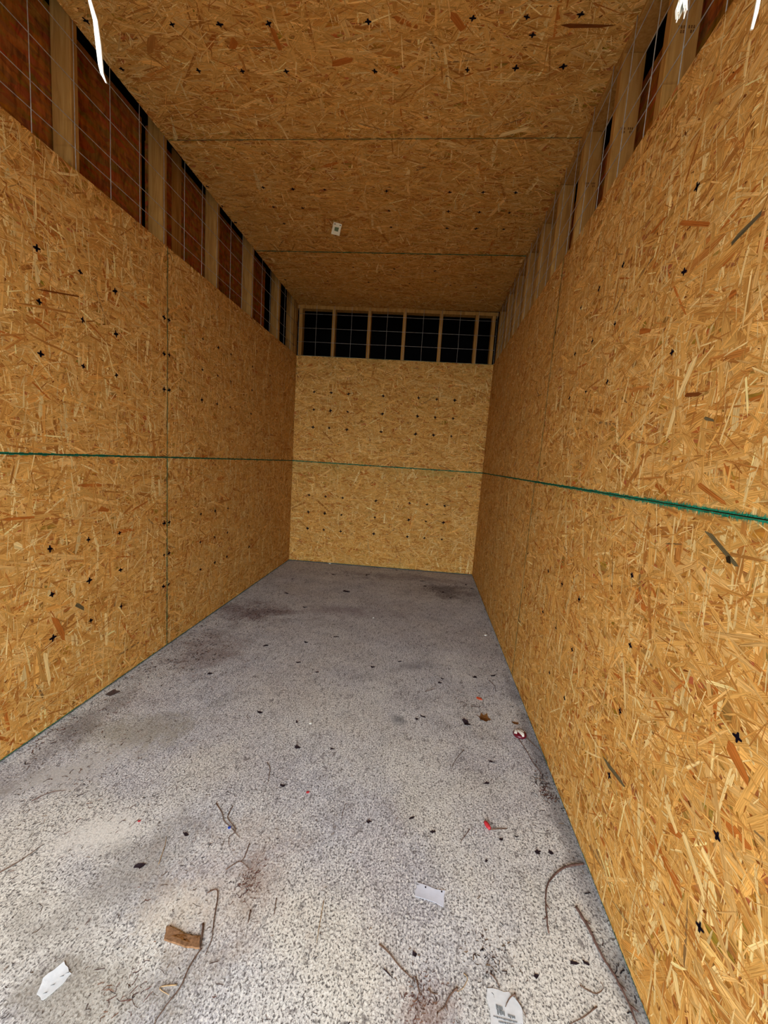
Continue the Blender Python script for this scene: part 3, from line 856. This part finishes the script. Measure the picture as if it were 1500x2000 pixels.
TW = [
 ('vine', .0036, M_TWIGR, 'curved thin brown stem bending out from the foot of the right wall', 2),
 ('stem', .0042, M_TWIGR, 'long straight reddish stem lying along the right wall at the near corner', 3),
 ('chipstick', .0026, M_TWIG, 'short dark stick resting against the end of the bark chip', 0),
 ('long1', .0020, M_TWIG, 'long thin twig running from the bark chip to the near edge', 1),
 ('bend', .0019, M_TWIG, 'thin twig with a sharp bend just above the bark chip', 0),
 ('fork_a', .0018, M_TWIG, 'thin branching twig beside the tiny blue bit, left arm', 0),
 ('fork_b', .0018, M_TWIG, 'thin branching twig beside the tiny blue bit, right arm', 0),
 ('fork2', .0017, M_TWIG, 'small arched twig above the brown smudge on the floor', 0),
 ('fork2b', .0017, M_TWIG, 'short slanting twig meeting the small arched twig', 0),
 ('cl1', .0020, M_TWIG, 'straight slanting twig left of the reddish debris near the printed label', 1),
 ('cl2', .0026, M_TWIG, 'slanting twig between the reddish debris and the printed label', 2),
 ('cl3', .0022, M_TWIG, 'short upright dark sliver at the top of the reddish debris', 0),
 ('cl4', .0012, M_STRAW, 'pale hooked straw left of the printed label', 0),
 ('cl5', .0020, M_TWIG, 'short crooked dark twig right of the reddish debris', 1),
 ('nail', .0018, M_DLEAF, 'short dark splinter left of the slanting twig', 0),
 ('paper_twig', .0018, M_TWIG, 'short bent twig lying across the printed label', 0),
 ('paper_twig2', .0015, M_TWIG, 'thin twig along the torn right edge of the printed label', 0),
 ('paper_top', .0016, M_TWIG, 'thin twig just touching the upper edge of the printed label', 0),
 ('curl', .0014, M_TWIG, 'thin hook-shaped tendril beside the long reddish stem', 0),
 ('wall1', .0022, M_TWIGR, 'thin stem trailing from the red and white cap, nearer one', 0),
 ('wall2', .0020, M_TWIG, 'thin stem trailing from the red and white cap, along the wall', 0),
 ('left', .0017, M_TWIG, 'long fine twig at the left edge of the floor', 0),
 ('up1', .0016, M_TWIG, 'small upright curved twig in the middle left of the floor', 0),
 ('up2', .0011, M_TWIG, 'fine straight fibre in the middle of the floor', 0),
 ('up3', .0012, M_STRAW, 'fine pale twig right of the tiny red speck', 0),
 ('r1', .0017, M_TWIGR, 'short slanting twig left of the red plug', 0),
 ('mid1', .0013, M_TWIG, 'faint bent fibre below the black leaf scrap', 0),
 ('mid2', .0012, M_STRAW, 'long pale straw left of the white card', 0),
 ('seg', .0014, M_TWIG, 'thin short twig right of the brown smudge', 0),
 ('seg2', .0022, M_TWIG, 'thick short twig just below the brown smudge', 0),
 ('low1', .0016, M_TWIG, 'short twig between the printed label and the long reddish stem', 0),
 ('grass1', .0016, M_STRAW, 'bent pale straw below the bark chip', 0),
 ('lstick', .0015, M_TWIGR, 'short reddish twig near the left wall', 0),
 ('far1', .0017, M_TWIGR, 'small hooked reddish twig above the orange scrap', 0),
 ('mid3', .0020, M_TWIG, 'short flat twig left of the orange scrap', 0),
]
for key, r, mat, label, kn in TW:
    twig(key, r, mat, label, kn, z=.003 if key.startswith('paper_twig') else 0.0)

# leaves, plugs and caps
def blob(cx, cy, rx, ry, n, rot=0.0, jag=.3, seed=0):
    r_ = random.Random(seed)
    out = []
    for k in range(n):
        a = 2 * math.pi * k / n
        m = 1 + r_.uniform(-jag, jag)
        x, y = rx * m * math.cos(a), ry * m * math.sin(a)
        out.append((cx + x * math.cos(rot) - y * math.sin(rot), cy + x * math.sin(rot) + y * math.cos(rot)))
    return out

x, y = SPOT['blackleaf']
o = flat_poly('leaf_scrap', blob(x, y, .018, .026, 11, .2, .5, 3), M_DLEAF, .0006, .0012, None, curl=.012)
tag(o, 'black crumpled leaf scrap left of the brown leaf', 'leaf')
x, y = SPOT['brownleaf']
e = empty('dry_leaf')
flat_poly('blade', [(x - .026, y + .012), (x - .016, y + .02), (x - .010, y + .042), (x + .003, y + .024), (x + .020, y + .036), (x + .022, y + .014),
                    (x + .036, y - .004), (x + .020, y - .012), (x + .006, y - .036), (x - .010, y - .020), (x - .024, y - .026), (x - .020, y - .004)], M_BLEAF, .0006, .0010, e, curl=.012)
V, Fc = tube_mesh([(x - .018, y + .008, .004), (x - .034, y + .020, .003), (x - .042, y + .024, .002)], [.0016, .0012, .0010], 5)
mesh_obj('leaf_stalk', V, Fc, M_TWIG, e)
tag(e, 'curled dry brown leaf with pointed lobes on the concrete', 'leaf')
x, y = SPOT['orange']
o = flat_poly('plastic_scrap', blob(x, y, .017, .010, 7, -.6, .2, 5), M_ORANGE, .0006, .003)
tag(o, 'tiny bright orange scrap beyond the brown leaf', 'scrap')

x, y = SPOT['cap']
e = empty('round_cap')
V, Fc = [], []
prof = [(.031, .001), (.0325, .006), (.031, .011), (.026, .0155), (.017, .0185), (.008, .0195)]
NS = 28
for r_, z in prof:
    for k in range(NS):
        a = 2 * math.pi * k / NS
        V.append((x + r_ * math.cos(a), y + r_ * math.sin(a), z))
for i in range(len(prof) - 1):
    for k in range(NS):
        a, b = i * NS + k, i * NS + (k + 1) % NS
        Fc.append((a, b, b + NS, a + NS))
V.append((x, y, .0198))
for k in range(NS):
    Fc.append(((len(prof) - 1) * NS + k, (len(prof) - 1) * NS + (k + 1) % NS, len(V) - 1))
Fc.append(tuple(range(NS - 1, -1, -1)))
mesh_obj('dome', V, Fc, M_DRED, e, True)
def dome_z(dx, dy):
    r_ = math.hypot(dx, dy)
    for (ra, za), (rb, zb) in zip(prof[1:-1], prof[2:]):
        if rb <= r_ <= ra:
            return za + (zb - za) * (ra - r_) / (ra - rb)
    return .0196
def dome_patch(pts):
    """white print following the dome"""
    pts = [(p[0] * 1.03, p[1] - .004) for p in pts]
    fine = []
    for i, p in enumerate(pts):
        q2 = pts[(i + 1) % len(pts)]
        for k in range(4):
            t = k / 4
            fine.append((p[0] + (q2[0] - p[0]) * t, p[1] + (q2[1] - p[1]) * t))
    c0 = (sum(p[0] for p in fine) / len(fine), sum(p[1] for p in fine) / len(fine))
    V, Fc, n = [], [], len(fine)
    for k in (1.0, .75, .5, .25):
        for p in fine:
            dx, dy = c0[0] + (p[0] - c0[0]) * k, c0[1] + (p[1] - c0[1]) * k
            V.append((x + dx, y + dy, dome_z(dx, dy) + .0007))
    V.append((x + c0[0], y + c0[1], dome_z(*c0) + .0007))
    for r_ in range(3):
        for i in range(n):
            j = (i + 1) % n
            Fc.append((r_ * n + i, r_ * n + j, (r_ + 1) * n + j, (r_ + 1) * n + i))
    for i in range(n):
        Fc.append((3 * n + i, 3 * n + (i + 1) % n, len(V) - 1))
    mesh_obj('white_print', V, Fc, M_WHITE, e)
dome_patch([(-.029, -.004), (-.018, -.014), (-.014, .000), (-.014, .024), (-.022, .018)])
dome_patch([(-.012, .024), (-.012, -.002), (-.004, -.012), (.006, -.026), (.014, -.022), (.016, -.006), (.006, .006)])
dome_patch([(-.006, .028), (.006, .010), (.016, .002), (.020, .012), (.010, .026)])
tag(e, 'round dark red cap with white markings beside the right wall', 'cap')

a, b, c = [Vector((*p, .006)) for p in SPOT['redplug']]
e = empty('red_plug')
dv = (b - a)
V, Fc = tube_mesh([a - dv * .1, a + dv * .15, a + dv * .55, a + dv * .85, b], [.003, .0075, .0080, .0062, .0050], 10)
mesh_obj('plug_body', V, Fc, M_RED, e, True)
V, Fc = tube_mesh([b + Vector((.002, 0, -.002)), b.lerp(c, .5) + Vector((0, .002, -.003)), c + Vector((0, 0, -.004))], [.0022, .0020, .0014], 6)
mesh_obj('grey_stalk', V, Fc, M_TWIG, e, True)
tag(e, 'red plastic plug with a thin grey stalk on the concrete', 'plug')

for key, mat, rr, label in (('red1', M_RED, .006, 'tiny red chip in the middle of the floor'), ('red2', M_RED, .0045, 'tiny red speck at the near left of the floor'),
                            ('blue', M_BLUE, .0055, 'tiny blue bit caught in the branching twig'), ('white1', M_WHITE, .010, 'small white crumb near the right wall'),
                            ('white2', M_WHITE, .012, 'small white crumb at the foot of the end wall'), ('white3', M_WHITE, .007, 'white speck alone in the far middle of the floor'),
                            ('white4', M_WHITE, .006, 'white speck alone in the near middle of the floor')):
    x, y = SPOT[key]
    if key == 'white2':
        y -= .05
    o = flat_poly('crumb', blob(x, y, rr, rr * .8, 7, .4, .3, len(key) + ord(key[0])), mat, .0006, rr * .5, None, curl=.001)
    tag(o, label, 'crumb')

o = flat_poly('flat_leaf', SPOT['wallleaf'], M_GLEAF, .0006, .001, None, curl=.003, jag=2)
tag(o, 'dark flat leaf against the foot of the left wall', 'leaf')
x, y = SPOT['brown2']
o = flat_poly('leaf_scrap', blob(x, y, .02, .010, 8, -.4, .35, 12), M_BLEAF, .0006, .001, None, curl=.008)
tag(o, 'small brown leaf scrap just beyond the red and white cap', 'leaf')

for i, (x, y) in enumerate(BITS):
    k = .0030 + .0025 * random.random() + .0024 * y
    if i in (0,):
        k *= 1.8
    o = flat_poly('leaf_bit', blob(x, y, k * random.uniform(.9, 1.8), k * random.uniform(.6, 1.0), 9, random.uniform(-.6, .6), .5, i), M_DLEAF, .0005, .0012, None, curl=.004)
    where = ('in the far third of the floor near the end wall' if y > 3.6 else 'in the far half of the bare floor' if y > 2.4 else
             'strewn along the right wall side' if x > 1.7 and y > 1.3 else 'in the near right corner by the long stems' if x > 1.7 else
             'in the near left part of the floor' if x < 1.1 else 'in the open middle of the floor')
    tag(o, 'small dark dead leaf bit ' + where, 'leaf', 'dark leaf bits ' + where)

# fine litter that nobody could count
def litter():
    polys, cols = [], []
    darks = [np.array(s2l(c)) for c in ((58, 48, 46), (44, 38, 40), (92, 74, 62), (78, 60, 54), (112, 92, 74))]
    reds = [np.array(s2l(c)) for c in ((96, 62, 54), (112, 80, 64), (70, 46, 44))]
    def fibre(x, y, l, w, a, bend, colr):
        for seg in range(2):
            t0, t1 = seg / 2, (seg + 1) / 2
            pts = []
            for t in (t0, t1):
                aa = a + bend * (t - .5)
                pts.append((x + math.cos(aa) * l * (t - .5), y + math.sin(aa) * l * (t - .5), aa))
            (x0, y0, a0), (x1, y1, a1) = pts
            nx0, ny0 = -math.sin(a0) * w, math.cos(a0) * w
            nx1, ny1 = -math.sin(a1) * w, math.cos(a1) * w
            z = .0010 + random.random() * .0012
            polys.append([(x0 - nx0, y0 - ny0, z), (x1 - nx1, y1 - ny1, z), (x1 + nx1, y1 + ny1, z + .0005), (x0 + nx0, y0 + ny0, z + .0005)])
            cols.append(colr)
    def put(n, fx, fy, lmin, lmax, wmin, wmax, pal):
        for _ in range(n):
            x, y = fx(), fy()
            if not (.01 < x < 2.21 and .55 < y < 4.88):
                continue
            fibre(x, y, random.uniform(lmin, lmax), random.uniform(wmin, wmax), random.uniform(0, math.pi), random.gauss(0, .9), random.choice(pal) * random.uniform(.7, 1.3))
    U, G = random.uniform, random.gauss
    put(3200, lambda: U(0, 2.22), lambda: U(.6, 4.88), .003, .012, .0005, .0011, darks)
    put(160, lambda: U(0, 2.22), lambda: U(.6, 4.88), .012, .030, .0005, .0011, darks)
    put(900, lambda: U(0, 2.22), lambda: U(2.2, 4.88), .005, .016, .0010, .0022, darks)
    put(260, lambda: U(0, 1.4), lambda: U(.6, 2.2), .006, .022, .0004, .0009, darks + reds)
    put(520, lambda: G(.30, .15), lambda: G(3.17, .14), .006, .024, .0007, .002, reds + darks)
    put(320, lambda: G(.24, .14), lambda: G(2.45, .22), .006, .022, .0007, .002, reds + darks)
    put(360, lambda: G(1.90, .16), lambda: G(4.22, .14), .008, .026, .0008, .0024, darks)
    put(200, lambda: G(1.0, .45), lambda: G(4.55, .12), .008, .026, .0008, .0024, darks)
    put(110, lambda: G(1.155, .022), lambda: G(1.085, .035), .003, .014, .0004, .0010, reds)
    put(110, lambda: G(1.68, .028), lambda: G(.875, .030), .003, .014, .0004, .0010, reds)
    put(40, lambda: G(.98, .04), lambda: G(.79, .03), .006, .025, .0003, .0008, reds)
    put(160, lambda: G(2.18, .018), lambda: U(.9, 4.8), .006, .024, .0006, .0016, darks)
    put(90, lambda: G(2.17, .025), lambda: G(1.64, .06), .010, .040, .0007, .0016, reds + darks)
    put(220, lambda: abs(G(.02, .05)) + .012, lambda: U(1.3, 4.8), .006, .022, .0007, .0018, darks + reds)
    put(40, lambda: G(1.925, .04), lambda: G(2.165, .012), .008, .030, .0004, .0010, reds + darks)
    put(60, lambda: G(1.85, .04), lambda: G(.99, .03), .004, .014, .0006, .0016, darks)
    put(160, lambda: abs(G(.0, .10)) + .02, lambda: U(1.5, 2.9), .006, .026, .0006, .0018, reds)
    put(120, lambda: G(.5, .25), lambda: G(2.1, .3), .006, .020, .0006, .0014, reds + darks)
    put(120, lambda: G(.45, .2), lambda: G(1.35, .15), .006, .024, .0005, .0012, reds + darks)
    P = np.array(polys)
    o = poly_batch('fine_litter', P, 4, np.array(cols), None, M_DEBRIS, None)
    o['kind'] = 'stuff'
    o['label'] = 'fine dark fibres and plant dust scattered over the concrete'
    o['category'] = 'litter'
litter()

# ---------------------------------------------------------------- tag on the ceiling
e = empty('ceiling_tag')
tx, ty = TAG[0][0], uc(TAG[0][1])
e.matrix_world = (cl.matrix_world @ Matrix.Translation((tx, ty + .075, .0018)) @ Matrix.Rotation(-.45, 4, 'Z') @ Matrix.Rotation(math.radians(-35), 4, 'X'))
flat_poly('card', [(-.032, -.085), (.032, -.085), (.032, .0), (-.032, .0)], M_TAG, .0, .0012, e, curl=.003, jag=2)
flat_poly('green_print', [(-.015, -.056), (.014, -.058), (.015, -.028), (-.016, -.030)], M_PRINTG, .0022, .0004, e)
for px in (-.020, .020):
    flat_poly('staple', [(px - .005, -.012), (px + .005, -.012), (px + .005, -.007), (px - .005, -.007)], M_INK, .0035, .0004, e)
tag(e, 'small white paper tag stapled to the ceiling boards', 'tag')

# ---------------------------------------------------------------- strings hanging in the doorway
def ribbon(name, pts, widths, mat, parent=None, th=.0006):
    V, Fc = [], []
    for (x, y, z), w in zip(pts, widths):
        V += [(x - w, y - th, z), (x + w, y - th, z), (x + w, y + th, z), (x - w, y + th, z)]
    for i in range(len(pts) - 1):
        a = 4 * i
        for k in range(4):
            Fc.append((a + k, a + (k + 1) % 4, a + 4 + (k + 1) % 4, a + 4 + k))
    Fc.append((3, 2, 1, 0))
    e_ = 4 * (len(pts) - 1)
    Fc.append((e_, e_ + 1, e_ + 2, e_ + 3))
    return mesh_obj(name, V, Fc, mat, parent)
YS = .455
HOOK = 2.996
e = empty('hanging_strip')
ribbon('strip', [(1.17, YS, HOOK), (1.19, YS, 2.05), (1.204, YS, 1.84), (1.207, YS, 1.75), (1.206, YS, 1.732), (1.212, YS, 1.713), (1.215, YS, 1.690), (1.217, YS, 1.672), (1.2185, YS, 1.664), (1.223, YS, 1.655)],
       [.0016, .0016, .0015, .0013, .0016, .0024, .0028, .0024, .0016, .0005], M_WHITE, e)
tag(e, 'narrow torn white plastic strip dangling at the upper left', 'strip')
e = empty('hanging_rope')
V, Fc = tube_mesh([(1.76, YS, HOOK), (1.775, YS, 2.0), (1.781, YS, 1.75), (1.784, YS, 1.722), (1.7855, YS, 1.712)], [.0020, .0020, .0022, .0030, .0042], 8)
mesh_obj('cord', V, Fc, M_WHITE, e, True)
for k in range(11):
    a = 2 * math.pi * k / 11
    x1, y1 = 1.785 + .0042 * math.cos(a) * random.uniform(.4, 1.3), YS + .004 * math.sin(a)
    V, Fc = tube_mesh([(1.785 + .002 * math.cos(a), YS + .002 * math.sin(a), 1.716), (x1, y1, 1.708), (x1 + random.uniform(-.002, .002), y1, 1.700 + random.uniform(-.002, .004))], [.0014, .0013, .0005], 5)
    mesh_obj('frayed_end', V, Fc, M_WHITE, e, True)
tag(e, 'white cord with a frayed end hanging at the upper right', 'cord')
e = empty('hanging_strip')
ribbon('strip', [(1.83, YS, HOOK), (1.842, YS, 2.0), (1.8478, YS, 1.75), (1.849, YS, 1.711), (1.8485, YS, 1.701), (1.8470, YS, 1.688)],
       [.0014, .0014, .0014, .0015, .0015, .0010], M_WHITE, e)
tag(e, 'narrow white plastic strip dangling in the top right corner', 'strip')
# ---------------------------------------------------------------- lumber stamps
def stamp(parent, u, v, n, label_rows):
    """faint ink lettering on the broad face of a stud (faces the doorway, local +u side)"""
    for r_, row in enumerate(label_rows):
        x = 0.0
        for ch in row:
            if ch != ' ':
                V = [(u, v - r_ * .013, n + x), (u, v - r_ * .013 + .009, n + x), (u, v - r_ * .013 + .009, n + x + .0045), (u, v - r_ * .013, n + x + .0045)]
                V2 = [(a + .0004, b, c) for a, b, c in V]
                mesh_obj('stamp_stroke', V + V2, [(3, 2, 1, 0), (4, 5, 6, 7), (0, 1, 5, 4), (1, 2, 6, 5), (2, 3, 7, 6), (3, 0, 4, 7)], M_BLEAF, parent)
            x += .0075
for y, v in ((1.598, 2.70), (2.004, 2.70), (2.411, 2.74)):
    stamp(wr, ur(y) + .0192, v, -.085, ('xxx xxx', 'xx  xx'))
